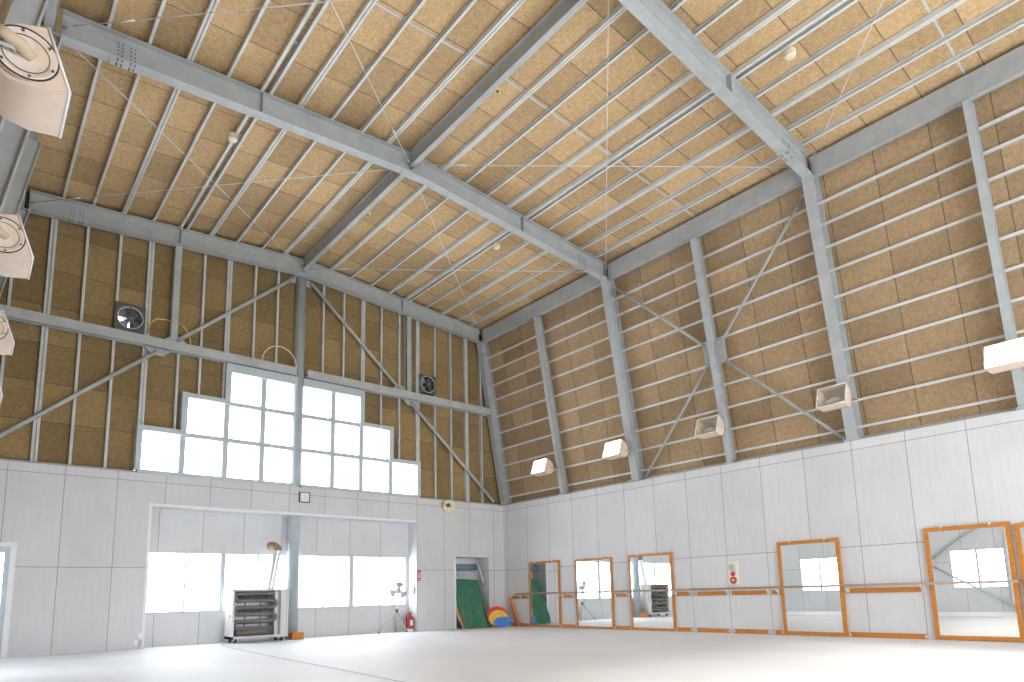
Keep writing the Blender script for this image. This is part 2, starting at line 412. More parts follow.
# left door in the back wall
d = struct(bx(-13.27, -13.17, -.05, .06, 0, 2.25).box(-14.25, -13.17, -.05, .06, 2.25, 2.33).build('door_1', 'white'), 'white framed glazed door at the left end of the back wall')
bx(-14.2, -13.95, .0, .03, 0, 2.25).box(-13.36, -13.27, .0, .03, 0, 2.25).box(-13.95, -13.36, 0, .03, 0, .9).box(-13.95, -13.36, 0, .03, 2.12, 2.25).build('leaf', 'frame', d)
bx(-13.95, -13.36, .01, .02, .9, 2.12).build('pane', 'glass', d)
MB().lathe((-13.40, 0, 1.02), (0, -1, 0), [(.028, 0), (.028, .03), (.012, .03), (.012, .07)], 12).tube([(-13.40, -.07, 1.02), (-13.54, -.07, 1.02)], .012, 8).build('door_handle', 'wire', d)

# ------------------------------------------------------------------ main steel
def colname(k): return ['at the back corner', 'one bay from the back', 'two bays from the back'][k]
def column(y, side, main, label, top_s=None):
    w, h = (.235, .33) if main else (.125, .26)
    x0, z0 = slope_pt(-.04, .0, side); x1, z1 = slope_pt(5.70 if main else 5.62, .0, side)
    m = MB(); out = V((side * cos(TA), 0, sin(TA)))
    m.ext((x0, y, z0), (x1, y, z1), I_prof(w, h, .016, .012), (0, 1, 0), out)
    o = tag(m.build('steel_column', 'steel', loc=(x0, y, z0)), label, 'column', 'leaning steel columns', 'thing')
    xb, zb = slope_pt(-.02, .12, side)
    bx(xb - .19, xb + .19, y - w * .62, y + w * .62, zb - .035, zb + .0).build('base_plate', 'steel', o)
    if main:   # stiffener plates and bolts under the eave
        for s in (5.25, 5.66):
            xa, za = slope_pt(s, .02, side); xc, zc = slope_pt(s, h - .02, side)
            MB().ext((xa, y, za), (xc, y, zc), [(-w * .48, -.006), (w * .48, -.006), (w * .48, .006), (-w * .48, .006)], (0, 1, 0)).build('stiffener', 'steel', o)
    return o
RC = {}
for k in range(4):
    nm = ['in the back right corner, framing the gable', 'on the right wall beside the second lit lamp from the corner', 'on the right wall with the larger unlit lamp near its foot', 'on the right wall behind the camera'][k]
    if k < 3: RC[k] = column(FY[k], 1, True, 'wide grey steel column ' + nm)
for k in range(3):
    nm = ['carrying the lit lamp nearest the back corner', 'between the crossed braces, carrying the smaller unlit lamp', 'carrying the big lit lamp at the right edge'][k]
    RC[k + .5] = column(FY[0] - BAY * (k + .5), 1, False, 'narrow grey steel column ' + nm)
LC = {}
for k in range(3): LC[k] = column(FY[k], -1, True, 'wide grey steel column leaning at the left wall, ' + ['in the back left corner', 'where the middle rafter lands', 'behind the nearest cream lamp'][k])
for k in range(3): LC[k + .5] = column(FY[0] - BAY * (k + .5), -1, False, 'narrow grey steel column on the left wall, ' + ['nearest the back corner', 'just beyond the nearest cream lamp', 'closest to the camera'][k])

def rafter(y, label):
    m = MB(); up = V((0, 0, 1))
    pr = I_prof(.215, RD, .016, .012)
    for sg in (-1, 1):
        xe = XR + sg * (XE - XR) + sg * .30 * 0
        xo = XR + sg * (XE - XR + .02)
        m.ext((xo, y, zroof(xo)), (XR, y, ZR), pr, (0, 1, 0), up)
    o = tag(m.build('roof_rafter', 'steel', loc=(XR, y, ZR)), label, 'rafter', 'grey roof rafters across the hall')
    # splice plates with bolts near both ends, at the ridge and at the double purlins
    for sg in (-1, 1):
        for dx in (5.40,):
            x = XR + sg * dx
            p = MB(); z = zroof(x)
            p.box(x - .16, x + .16, y - .016, y + .016, z + .06, z + RD - .06)
            p.add([(x - .22, y - .108, zroof(x - .22) - .012), (x + .22, y - .108, zroof(x + .22) - .012), (x + .22, y + .108, zroof(x + .22) - .012), (x - .22, y + .108, zroof(x - .22) - .012),
                   (x - .22, y - .108, zroof(x - .22) + .001), (x + .22, y - .108, zroof(x + .22) + .001), (x + .22, y + .108, zroof(x + .22) + .001), (x - .22, y + .108, zroof(x - .22) + .001)],
                  [(0, 3, 2, 1), (4, 5, 6, 7), (0, 1, 5, 4), (1, 2, 6, 5), (2, 3, 7, 6), (3, 0, 4, 7)])
            pl = p.build('splice_plate', 'steel', o)
            many('bolt', 'bolt', pl, [(x + i, y - .016, z + j) for i in (-.12, -.06, .06, .12) for j in (.10, .17, .24, .31)], (0, -1, 0), .014, .014)
            many('bolt', 'bolt', pl, [(x + i, y + j, zroof(x + i) - .012) for i in (-.12, -.06, .06, .12) for j in (-.075, -.045, .045, .075)], (0, 0, -1), .014, .014)
        x = XR + sg * 5 * PIT
        bx(x - .008, x + .008, y - .105, y + .105, zroof(x) + .016, zroof(x) + RD - .016).build('stiffener', 'steel', o)
    p = MB(); p.box(XR - .22, XR + .22, y - .11, y + .11, ZR - .035, ZR - .018).box(XR - .008, XR + .008, y - .105, y + .105, ZR + .0, ZR + RD - .016)
    p.build('ridge_plate', 'steel', o)
    return o
RAF = [rafter(FY[0], 'grey steel rafter along the top of the gable wall'), rafter(FY[1], 'grey steel rafter crossing the middle of the roof'), rafter(FY[2], 'nearest grey steel rafter, running off the top of the picture')]

# ridge beams, one per bay
for k in range(3):
    y0, y1 = FY[k] - .12 * (k > 0) - .01, FY[k + 1] + .12
    m = MB().ext((XR, FY[k] - .03, ZR + .13), (XR, FY[k + 1] + .03, ZR + .13), I_prof(.115, .35, .014, .010), (1, 0, 0), (0, 0, 1))
    o = tag(m.build('ridge_beam', 'steel', loc=(XR, FY[k], ZR + .13)), ['grey ridge beam from the gable post to the middle rafter', 'grey ridge beam from the middle rafter to the nearest rafter', 'grey ridge beam beyond the nearest rafter, out of the top of the picture'][k], 'beam', 'grey ridge beams')
    for y in (FY[k] - .06, FY[k + 1] + .06):
        bx(XR + .005, XR + .02, y - .08, y + .08, ZR + .18, ZR + .38).build('cleat', 'steel', o)
# eave beams
for side in (1, -1):
    for k in range(3 if side > 0 else 2):
        x, z = slope_pt(5.63, .10, side)
        x = -.78 if side > 0 else XL + .78
        m = MB().ext((x, FY[k] - .03, ZE - .01), (x, FY[k + 1] + .03, ZE - .01), I_prof(.14, .45, .012, .010), (1, 0, 0), (0, 0, 1))
        m.box(x - side * .075, x - side * .062, FY[k] - .12, FY[k + 1] + .12, ZE - .01, ZE + .44)
        nm = ['from the back corner to the middle rafter', 'from the middle rafter to the nearest rafter', 'from the nearest rafter to the right edge'][k]
        o = tag(m.build('eave_beam', 'steel', loc=(x, FY[k], ZE)), 'deep grey eave beam on the %s side, %s' % ('right' if side > 0 else 'left', nm), 'beam', 'grey eave beams')
        ym = (FY[k] + FY[k + 1]) / 2
        bx(x - side * .080, x - side * .076, ym - .09, ym + .09, ZE, ZE + .43).build('cover_plate', 'steel', o)

# ------------------------------------------------------------------ purlins
KIND = {1: 'W', 2: 'N', 3: 'N', 4: 'W', 5: 'D', 6: 'N', 7: 'W', 8: 'N', 9: 'N'}
KN = {'W': 'broad', 'N': 'slim', 'D': 'double'}
OFFS = {1: .70, 2: 1.32, 3: 1.98, 4: 2.63, 5: 3.28, 6: 3.96, 7: 4.60, 8: 5.22, 9: 5.80}
for side in (1, -1):
    for k in range(1, 10):
        off = OFFS[k]
        x = XR + side * (off + (.12 if side > 0 else -.12)); z = zroof(x) + RD
        kd = KIND[k]; m = MB(); ya, yb = .16, YF
        def chan(xx, s, w=.042): m.ext((xx, ya, z), (xx, yb, z), C_prof(w, .10, s=s), (1, 0, 0), (0, 0, 1))
        if kd == 'N': chan(x, 1, .047)
        elif kd == 'W': chan(x - .027, -1); chan(x + .027, 1)
        else: chan(x - .075, -1, .055); chan(x + .075, 1, .052); 
        o = tag(m.build('roof_purlin', 'steel_p', loc=(x, ya, z)), '%s grey roof purlin, %s to the %s of the ridge beam' % (KN[kd], ORD[k - 1], 'right' if side > 0 else 'left'), 'purlin', 'purlins under the roof boards')
        if kd == 'D':
            for y in [FY[0] - BAY * t for t in (.25, .75, 1.25, 1.75, 2.25, 2.6)]: bx(x - .05, x + .05, y - .03, y + .03, z + .07, z + .10).build('spacer_plate', 'steel', o)
    # flat straps across the boards at mid bay
    for k in range(3):
        if k == 0 or (k == 2 and side < 0): continue
        y = FY[0] - BAY * (k + .5); xe = XE if side > 0 else XL - XE
        m = MB().ext((XR + side * .1, y, zboard(XR + side * .1) - .005), (xe + side * .2, y, zboard(xe + side * .2) - .005), [(-.02, -.004), (.02, -.004), (.02, .004), (-.02, .004)], (0, 1, 0))
        tag(m.build('roof_strap', 'steel_l'), 'flat pale strap across the roof boards %s of the ridge, %s' % ('right' if side > 0 else 'left', ['in the back bay', 'in the middle bay', 'in the nearest bay'][k]), 'strap', 'flat roof straps')

# roof tie rods
def rod(name, p0, p1, r, mat, label, cat, group):
    p0 = V(p0); p1 = V(p1); d = (p1 - p0).normalized()
    o = tag(MB().tube([p0, p1], r, 8).build(name, mat, loc=p0), label, cat, group)
    return o, d
for k in range(3):
    y0, y1 = FY[k] - .10, FY[k + 1] + .10
    for side in (1, -1):
        if k == 2 and side < 0: pass
        xe = -.95 if side > 0 else XL + .95
        ez, rz = (.25, .19) if side > 0 else (.14, .16)
        sd = 'right' if side > 0 else 'left'; by = ['back', 'middle', 'nearest'][k]
        for nm, A, B in (('falling from the ridge toward the viewer', (XR + side * .08, y0, ZR + rz), (xe, y1, ZE + ez)), ('rising from the eave toward the viewer', (xe, y0, ZE + ez), (XR + side * .08, y1, ZR + rz))):
            o, d = rod('tie_rod', A, B, .009, 'wire', 'pale tie rod, %s roof bay, %s half, %s' % (by, sd, nm), 'tie rod', 'crossed roof tie rods')
            for e, sg in ((V(A), 1), (V(B), -1)):
                MB().tube([e, e + d * sg * .16], .02, 8).build('end_fitting', 'steel', o)
            c = V(A).lerp(V(B), .12); MB().tube([c - d * .12, c + d * .12], .017, 8).build('turnbuckle', 'wire', o)

# ------------------------------------------------------------------ right wall rails
GS = [.24, .81, 1.35, 1.92, 2.49, 3.07, 3.65, 4.17, 4.67, 5.14, 5.82]
for i, s in enumerate(GS):
    x, z = slope_pt(s, .30, 1)
    m = MB().ext((x, .18, z), (x, YF, z), C_prof(.05, .06, .005, .014), (-sin(TA), 0, cos(TA)), (cos(TA), 0, sin(TA)))
    lb = 'lowest pale wall rail on the right board slope, just above the cement wall' if i == 0 else ('topmost pale wall rail on the right board slope, under the eave beam' if i == len(GS) - 1 else '%s pale wall rail up from the cement wall on the right board slope' % ORD[i])
    tag(m.build('wall_rail', 'steel_p', loc=(x, 0, z)), lb, 'rail', 'rails across the right board slope')

# crossed braces on the right wall, gussets at the middle column
yB = FY[0] - 1.5 * BAY
def sp(s, off, y): x, z = slope_pt(s, off, 1); return V((x, y, z))
s_mid = 2.72; o_ = .20
gus = MB().ext(sp(s_mid - .28, o_, yB), sp(s_mid + .28, o_, yB), [(-.30, -.006), (.30, -.006), (.30, .006), (-.30, .006)], (0, 1, 0))
gp = gus.build('gusset_plate', 'steel', RC[1.5])
many('bolt', 'bolt', gp, [sp(s_mid + ss * (.13 + t * .8), o_ - .006, yB + sy * (.17 + t)) for sy in (-1, 1) for ss in (-1, 1) for t in (0, .07)], (-cos(TA), 0, -sin(TA)), .014, .014)
BR = [('upper left', 5.45, FY[1] - .16, .30, .24), ('lower left', .02, FY[1] - .20, -.30, .24), ('upper right', 5.45, FY[2] + .16, .30, -.24), ('lower right', .02, FY[2] + .20, -.30, -.24)]
for nm, s, y, ds, dy in BR:
    A = sp(s, o_, y); B = sp(s_mid + ds * .8, o_, yB + dy)
    d = (B - A).normalized()
    o = tag(MB().tube([A + d * .12, B - d * .03], .034, 12).build('brace_tube', 'steel', loc=A), '%s arm of the crossed tube braces between the right wall columns' % nm, 'brace', 'crossed tube braces on the right wall')
    for e, sg in ((A, 1), (B, -1)):
        MB().ext(e - d * sg * .03, e + d * sg * .2, [(-.035, -.007), (.035, -.007), (.035, .007), (-.035, .007)], (0, 0, 1)).build('end_plate', 'steel', o)

# ------------------------------------------------------------------ gable: post, girt, studs, braces
o = thing('steel_post', (XR, .17, 0), 'tall round blue-grey steel post in the middle of the back wall', 'post')
MB().lathe((XR, .17, 0), (0, 0, 1), [(.155, 0), (.155, 10.13)], 32).build('shaft', 'post', o)
bx(XR - .2, XR + .2, -.02, .36, 10.13, 10.16).build('cap_plate', 'steel', o)
bx(XR - .30, XR - .14, .155, .185, 9.95, 10.13).box(XR + .14, XR + .30, .155, .185, 9.95, 10.13).build('gusset_plate', 'steel', o)
tag(bx(-7.36, -7.05, -.24, -.0, 0, .18).build('wooden_block', 'orange'), 'small orange-tan block on the floor at the foot of the round post', 'block')
for nm, a, b in (('left', XL + .85 - .32, XR - .16), ('right', XR + .16, -.56)):
    m = MB().ext((a, -.10, 7.255), (b, -.10, 7.255), I_prof(.23, .20, .010, .008), (0, 0, 1), (0, 1, 0))
    o = tag(m.build('gable_beam', 'steel', loc=((a + b) / 2, 0, 7.22)), 'horizontal grey beam across the gable to the %s of the post' % nm, 'beam', 'gable beams')
    e = a if nm == 'left' else b
    bx(e - .01, e + .01, -.12, .12, 7.115, 7.395).build('end_plate', 'steel', o)
STUDS = [(-13.68, 'N'), (-13.01, 'W'), (-12.36, 'N'), (-11.69, 'N'), (-11.03, 'W'), (-9.79, 'N'), (-9.17, 'W'), (-8.49, 'N'), (-7.87, 'N'),
         (-6.53, 'N'), (-5.89, 'N'), (-5.26, 'W'), (-4.64, 'N'), (-4.0, 'N'), (-3.33, 'W'), (-2.67, 'N'), (-2.04, 'N'), (-1.40, 'W'), (-.78, 'N')]
STUDS += [(-10.45, 'H'), (-3.72, 'H'), (-10.30, 'L')]
STUDS.sort()
li = [x for x, _ in STUDS if x < XR][::-1]; ri = [x for x, _ in STUDS if x > XR]
ORDX = ORD + ['thirteenth', 'fourteenth']
def ztop(x): return zroof(x) + .02
def zbot(x):
    for a, b, z in STEP:
        if a - .12 < x < b + .12: return z + .09 if a < x < b else max(z + .09, ZT + .06)
    return ZT + .06
for x, kd in STUDS:
    m = MB(); zb = zbot(x); zt = min(ztop(x), 7.25 if kd == 'L' else 99)
    if x in (-11.03, -3.33): zb = 5.19
    if x == -9.17: zb = 6.16
    if abs(zb - 7.09) < .02: zb = 7.13
    if kd == 'H': zb = 7.36
    if kd == 'N' or kd == 'L': m.ext((x, .12, zb), (x, .12, zt), C_prof(.055, .10, .006, .018), (1, 0, 0), (0, 1, 0))
    elif kd == 'W':
        for s in (-1, 1): m.ext((x + s * .034, .12, zb), (x + s * .034, .12, zt), C_prof(.055, .10, .006, .018, s), (1, 0, 0), (0, 1, 0))
    else: m.ext((x, .0, zb), (x, .0, zt), I_prof(.15, .20, .010, .008), (1, 0, 0), (0, 1, 0))
    left = x < XR; n_ = (li if left else ri).index(x)
    dsc = {'N': 'slim', 'W': 'broad', 'H': 'deep H-section', 'L': 'short slim'}[kd]
    tag(m.build('wall_stud', 'steel_l' if kd != 'H' else 'steel', loc=(x, .12, zb)), '%s upright stud on the gable, %s to the %s of the round post' % (dsc, ORDX[n_], 'left' if left else 'right'), 'stud', 'upright studs of the gable')
# small steel heads over the window steps
for x0, x1, z, nm in ((-11.07, -10.0, 5.24, 'left'), (-4.45, -3.40, 5.24, 'right')):
    pass
# gable braces
for sg, nm in ((-1, 'left'), (1, 'right')):
    A = V((XR + sg * .26, .04, 10.02)); B = V((XR + sg * 6.85, .04, 4.16))
    t0 = (10.02 - 7.42) / (10.02 - 4.16); t1 = (10.02 - 7.08) / (10.02 - 4.16)
    d = (B - A).normalized()
    o = thing('gable_brace', A, 'slanting grey tube brace from the post top down to the %s across the gable' % nm, 'brace', 'slanting gable braces')
    P0, P1 = A.lerp(B, t0), A.lerp(B, t1)
    MB().tube([A, P0], .048, 14).build('upper_tube', 'steel', o)
    MB().tube([P1, B], .048, 14).build('lower_tube', 'steel', o)
    for P, zz in ((P0, 7.37), (P1, 7.14)):
        up = 1 if zz > 7.25 else -1
        MB().add([(P.x - .30, .03, zz), (P.x + .30, .03, zz), (P.x + .12, .03, zz + up * .17), (P.x - .12, .03, zz + up * .17), (P.x - .30, .05, zz), (P.x + .30, .05, zz), (P.x + .12, .05, zz + up * .17), (P.x - .12, .05, zz + up * .17)],
                 [(0, 1, 2, 3), (4, 7, 6, 5), (0, 4, 5, 1), (1, 5, 6, 2), (2, 6, 7, 3), (3, 7, 4, 0)]).build('gusset_plate', 'steel', o)

# left wall crossed brace seen in the mirrors and the white pipe beside the window
for nm, A, B in (('rising', (XL + .09, -8.38, 1.97), (XL + .09, -11.3, 3.95)), ('falling', (XL + .09, -8.38, 1.72), (XL + .09, -11.0, .08))):
    o, d = rod('wall_brace', A, B, .035, 'steel', 'grey tube brace on the left wall %s past the low window, seen in the mirror' % nm, 'brace', 'left wall braces')
    MB().ext(V(A) - d * .05, V(A) + d * .2, [(-.05, -.008), (.05, -.008), (.05, .008), (-.05, .008)], (0, 1, 0)).build('end_plate', 'steel', o)
struct(bx(XL, XL + .07, -10.90, -10.77, .3, 2.95).build('trim_6', 'white'), 'white upright board beside the left wall window')

# ------------------------------------------------------------------ flood lamps
def lamp(y, side, lit, label, big=1.0):
    """side=+1 on the right wall (faces -X), -1 on the left wall (faces +X)"""
    xc, zc = slope_pt(.80, -.06, side)
    c = V((xc - side * .24, y, 4.86)) if side > 0 else V((xc + .21, y, 4.765)); root = thing('flood_lamp', c, label, 'lamp', 'flood lamps along the side walls')
    tilt = math.radians(-17)          # mouths aimed slightly up
    fx = V((-side * cos(tilt), 0, -sin(tilt))); fy = V((0, -side * -1.0, 0)); fz = V((-fx.z * -side, 0, abs(fx.x)))
    fz = (V((0, 0, 1)) - fx * fx.z).normalized(); pe = side        # end of the lamp that carries the port (+Y on the right wall)
    def P(a, b, e): return c + fx * a + V((0, 1, 0)) * b + fz * e
    W = .29
    prof = [(.22, .215), (.06, .222), (-.08, .19), (-.17, .09), (-.18, -.05), (-.10, -.17), (.04, -.225), (.24, -.235)]
    k = len(prof); nb = 9; vs = []
    def bw(a, j): b = -W + 2 * W * j / (nb - 1); return b * (1 - .22 * max(0, .20 - a) / .4)
    for j in range(nb): vs += [P(a, bw(a, j), e) for a, e in prof]
    m = MB().add(vs, [(j * k + i, j * k + i + 1, (j + 1) * k + i + 1, (j + 1) * k + i) for j in range(nb - 1) for i in range(k - 1)], True)
    for j in (0, nb - 1): m.add([P(a, bw(a, j), e) for a, e in prof], [tuple(range(k))])
    body = m.build('housing', 'lamp', root)
    inn = [(a + .012, e * .95) for a, e in prof[1:-1]]; k2 = len(inn); vs = []
    for j in range(nb): vs += [P(a, bw(a, j) * .96, e) for a, e in inn]
    MB().add(vs, [(j * k2 + i, j * k2 + i + 1, (j + 1) * k2 + i + 1, (j + 1) * k2 + i) for j in range(nb - 1) for i in range(k2 - 1)], True).build('reflector', 'refl', root)
    r = MB(); cs = [(.22, -W, .215), (.22, W, .215), (.24, W, -.235), (.24, -W, -.235)]
    for q0, q1 in zip(cs, cs[1:] + cs[:1]): r.tube([P(*q0), P(*q1)], .011, 8)
    r.build('rim', 'white', root)
    n1 = 8; gv = []
    for i in range(n1 + 1):
        for j in range(n1 + 1):
            u, v_ = -1 + 2 * i / n1, -1 + 2 * j / n1
            gv.append(P(.215 - .01 * v_ + .03 * (1 - u * u) * (1 - v_ * v_), u * (W - .01), -.01 + v_ * .215))
    MB().add(gv, [(i * (n1 + 1) + j, (i + 1) * (n1 + 1) + j, (i + 1) * (n1 + 1) + j + 1, i * (n1 + 1) + j + 1) for i in range(n1) for j in range(n1)], True).build('lamp_glass', 'lit' if lit else 'lglass', root, label='glowing glass front' if lit else None)
    MB().lathe(P(.02, pe * (W - .06), -.02), (0, -pe, 0), [(.03, 0), (.035, .06), (.06, .12), (.065, .22), (.045, .30), (0, .33)], 16).build('bulb', 'white', root)
    # round port in the end plate: ring, dish, lamp holder, screws
    ax = V((0, pe, 0)); e = P(.04, pe * (W * .93 + .004), .0)
    pd = MB().lathe(e, ax, [(.185, -.02), (.185, .012), (.170, .016), (.155, .004), (.06, -.004), (0, -.004)], 32).build('port_cover', 'lampin', root)
    MB().torus(e + ax * .012, ax, .186, .006, 36, 6).build('gasket_ring', 'black', pd)
    MB().torus(e + ax * .010, ax, .135, .003, 32, 6).build('dish_ring', 'dark', pd)
    MB().tube([e + fx * .03 + fz * -.02 + ax * .0, e + fx * -.03 + fz * .03 + ax * .05, e + fx * -.10 + fz * .07 + ax * .07, e + fx * -.14 + fz * .09 + ax * .07], [.035, .046, .042, .038], 16).build('lamp_holder', 'tanlamp', pd)
    many('screw', 'dark', pd, [e + ax * .012 + fx * (.165 * cos(a * pi / 3 + .4)) + fz * (.165 * sin(a * pi / 3 + .4)) for a in range(6)], ax, .010, .008, 8)
    # yoke and arm back to the column
    bk = c + V((side * .25, 0, -.02)); y_ = MB()
    y_.tube([P(-.02, W - .01, 0), P(-.04, W + .03, 0), bk + V((0, W + .03, 0)), bk + V((0, -W - .03, 0)), P(-.04, -W - .03, 0), P(-.02, -W + .01, 0)], .014, 8)
    xs_, zs_ = slope_pt((bk.z - 4.071) / cos(TA), .0, side)
    y_.tube([bk, V((xs_, bk.y, bk.z))], .022, 8)
    y_.build('bracket', 'steel', root)
    return root
LY = [FY[0] - BAY * .5 * k for k in range(7)]
lamp(LY[1] + .30, 1, True, 'lit flood lamp glowing on the right wall nearest the back corner')
lamp(LY[2] + .22, 1, True, 'lit flood lamp glowing on the right wall, second from the back corner')
lamp(LY[3] + .13, 1, False, 'unlit cream flood lamp just below the crossed braces on the right wall')
lamp(LY[4] + .07, 1, False, 'unlit cream flood lamp on the wide right wall column, above the leaning mirrors')
lamp(LY[5] + .02, 1, True, 'largest glowing flood lamp, at the right edge')
lamp(LY[4], -1, False, 'nearest cream flood lamp, seen whole at the upper left with its round port')
lamp(LY[3], -1, False, 'second nearest cream flood lamp down the left wall')
lamp(LY[2], -1, False, 'third cream flood lamp down the left wall')
lamp(LY[1], -1, False, 'farthest and smallest cream flood lamp down the left wall')

# ------------------------------------------------------------------ detectors
def detector(x, y, label, dz=0):
    z = zroof(x) + RD + dz
    o = thing('heat_detector', (x, y, z), label, 'detector', 'ceiling detectors')
    MB().lathe((x, y, z), (0, 0, -1), [(.085, 0), (.095, .03), (.095, .10)], 24).build('base', 'cream', o)
    MB().lathe((x, y, z - .10), (0, 0, -1), [(.098, 0), (.095, .03), (.06, .05), (.02, .055), (0, .055)], 24).build('cap', 'cream', o)
detector(-10.52, -4.36, 'cream ceiling detector on the double purlin left of the middle rafter')
detector(-3.67, -12.55, 'cream ceiling detector on the double purlin near the top right')
detector(-3.74, -4.48, 'cream ceiling detector on the double purlin in the back right roof')
def spot(x, y, label):
    z = zboard(x)
    o = thing('spot_detector', (x, y, z), label, 'detector', 'small yellow detectors by the ridge')
    zc = ZR + .38
    MB().tube([(x, y, z), (x, y, zc)], .012, 8).build('stem', 'wire', o)
    MB().lathe((x, y, zc), (0, 0, -1), [(.03, 0), (.065, .02), (.065, .06), (.05, .07)], 20).build('cup', 'yellow', o)
    MB().lathe((x, y, zc - .071), (0, 0, -1), [(.032, 0), (.030, .012), (0, .014)], 16).build('sensor', 'dark', o)
spot(-6.98, -3.38, 'small yellow detector beside the back ridge beam')
spot(-6.98, -8.5, 'small yellow-ringed detector beside the middle ridge beam')

# ------------------------------------------------------------------ exhaust fans
def fan(x0, x1, z0, z1, label, shut):
    cx, cz = (x0 + x1) / 2, (z0 + z1) / 2; R = (x1 - x0) * .43
    o = thing('exhaust_fan', (cx, .2, z0), label, 'fan', 'exhaust fans on the gable')
    n = 32; m = MB(); sq = []; ci = []
    for i in range(n):
        a = 2 * pi * i / n; c, s = cos(a), sin(a); k = max(abs(c), abs(s))
        sq.append((cx + c / k * (x1 - x0) / 2 * 1.04, cz + s / k * (z1 - z0) / 2 * 1.04)); ci.append((cx + c * R, cz + s * R))
    vs = [(x, .10, z) for x, z in sq] + [(x, .10, z) for x, z in ci] + [(x, .26, z) for x, z in ci] + [(x, .26, z) for x, z in sq]
    fs = []
    for i in range(n):
        j = (i + 1) % n
        fs += [(i, j, n + j, n + i), (n + i, n + j, 2 * n + j, 2 * n + i), (2 * n + i, 2 * n + j, 3 * n + j, 3 * n + i), (3 * n + i, 3 * n + j, j, i)]
    m.add(vs, fs); m.build('frame', 'dark', o)
    MB().torus((cx, .09, cz), (0, 1, 0), R, .016, 32, 8).build('ring', 'steel', o)
    MB().lathe((cx, .02, cz), (0, 1, 0), [(.0, -.01), (.085, 0), (.095, .03), (.095, .16), (.06, .18)], 20).build('motor', 'dark', o)
    b = MB()
    for i in range(4):
        a0 = i * pi / 2 + .5; pts = []; q = []
        for j in range(5):
            a = a0 + .95 * j / 4; y = .15 + .06 * j / 4
            pts.append((cx + cos(a) * .07, y, cz + sin(a) * .07)); q.append((cx + cos(a) * R * .92, y + .02, cz + sin(a) * R * .92))
        vs = pts + q + [(x, y + .004, z) for x, y, z in pts + q]
        fs = [(j, j + 1, 6 + j, 5 + j) for j in range(4)] + [(10 + j, 15 + j, 16 + j, 11 + j) for j in range(4)]
        b.add(vs, fs, True)
    b.build('blades', 'blade', o)
    sh = MB()
    if shut == 2: sh.box(x0, x1, .285, .30, z0, z1)
    else: sh.box(cx + .02, x1, .285, .30, z0, z1).box(x0, cx + .02, .285, .30, cz + .13, z1).box(cx - .10, cx + .02, .285, .30, cz - .06, cz + .13)
    for i in range(9): z = z0 + (z1 - z0) * (i + .5) / 9; sh.box(cx + .03, x1 - .01, .275, .285, z - .006, z + .006)
    sh.build('shutter', 'dark', o)
    for sx, sz in ((1, 0), (-1, 0), (0, 1)):
        bx(cx + min(0, sx * R) - .012 * abs(sz), cx + max(0, sx * R) + .012 * abs(sz), .06, .08, cz + min(0, sz * R) - .012 * abs(sx), cz + max(0, sz * R) + .012 * abs(sx)).build('support_arm', 'dark', o)
    return o
fan(*FANS[0], 'exhaust fan with bright blue gaps on the gable, left of the post', 1)
fan(*FANS[1], 'smaller-looking dark exhaust fan on the gable, right of the post', 2)
def arc(c, r0, r1, a0, a1, n=24, y=0): return [(c[0] + cos(a0 + (a1 - a0) * i / n) * r0, y, c[1] + sin(a0 + (a1 - a0) * i / n) * r1) for i in range(n + 1)]
tag(MB().tube(arc((-7.84, 7.375), .47, .50, pi, 0, 26, -.05), .014, 8).build('conduit_hoop', 'tube'), 'thin cream hoop of conduit standing on the gable beam left of the post', 'conduit')
tag(MB().tube([(-11.0, .05, 7.50), (-10.98, .05, 7.75), (-10.85, .05, 7.90), (-10.62, .05, 7.93)] , .013, 8).tube([(-10.33, .05, 7.92), (-10.18, .05, 7.80), (-10.08, .05, 7.6), (-10.05, .05, 7.38)], .013, 8).tube([(-10.62, .05, 7.93), (-10.33, .05, 7.92)], .013, 8).build('fan_cable', 'yellow'), 'yellow cable looping from the left exhaust fan down to the gable beam', 'cable')

# ------------------------------------------------------------------ wall fittings on the back wall
o = thing('wall_clock', (-7.04, 0, 3.63), 'small square white clock with a dark frame on the lintel by the post', 'clock')
f = MB()
for a in ((-7.185, -7.165, 3.63, 3.91), (-6.915, -6.895, 3.63, 3.91), (-7.165, -6.915, 3.63, 3.65), (-7.165, -6.915, 3.89, 3.91)): f.box(a[0], a[1], -.06, -.0, a[2], a[3])
f.build('frame', 'dark', o); bx(-7.165, -6.915, -.045, -.01, 3.65, 3.89).build('face', 'white', o)
bx(-7.044, -7.036, -.05, -.045, 3.76, 3.85).box(-7.04, -6.97, -.052, -.045, 3.756, 3.764).build('hands', 'bell', o)
o = thing('horn_speaker', (-2.36, 0, 3.87), 'cream round horn speaker at the top of the back wall near the corner', 'speaker')
ax = V((-.35, -.85, -.35)).normalized(); c = V((-2.34, -.10, 3.88))
MB().lathe(c, ax, [(.10, -.10), (.15, -.04), (.19, .10), (.20, .12), (.17, .11), (.10, .02), (.06, -.02), (0, -.02)], 28).build('bell', 'cream', o)
MB().lathe(c + ax * .00, ax, [(.06, -.018), (.055, .03), (0, .045)], 18).build('driver', 'dark', o)
bx(-2.52, -2.44, -.16, 0, 3.84, 3.96).build('bracket', 'tan', o)
o = thing('red_notice', (-3.38, 0, 1.5), 'small red notice with white marks on the back wall by the recess edge', 'sign')
bx(-3.43, -3.32, -.006, 0, 1.50, 1.82).build('plate', 'red', o)
bx(-3.415, -3.335, -.008, -.006, 1.72, 1.75).box(-3.40, -3.35, -.008, -.006, 1.59, 1.69).box(-3.415, -3.335, -.008, -.006, 1.53, 1.55).build('marks', 'white', o)
o = thing('wall_switch', (-3.49, .2, 1.1), 'small grey switch box on the right side of the window recess', 'switch')
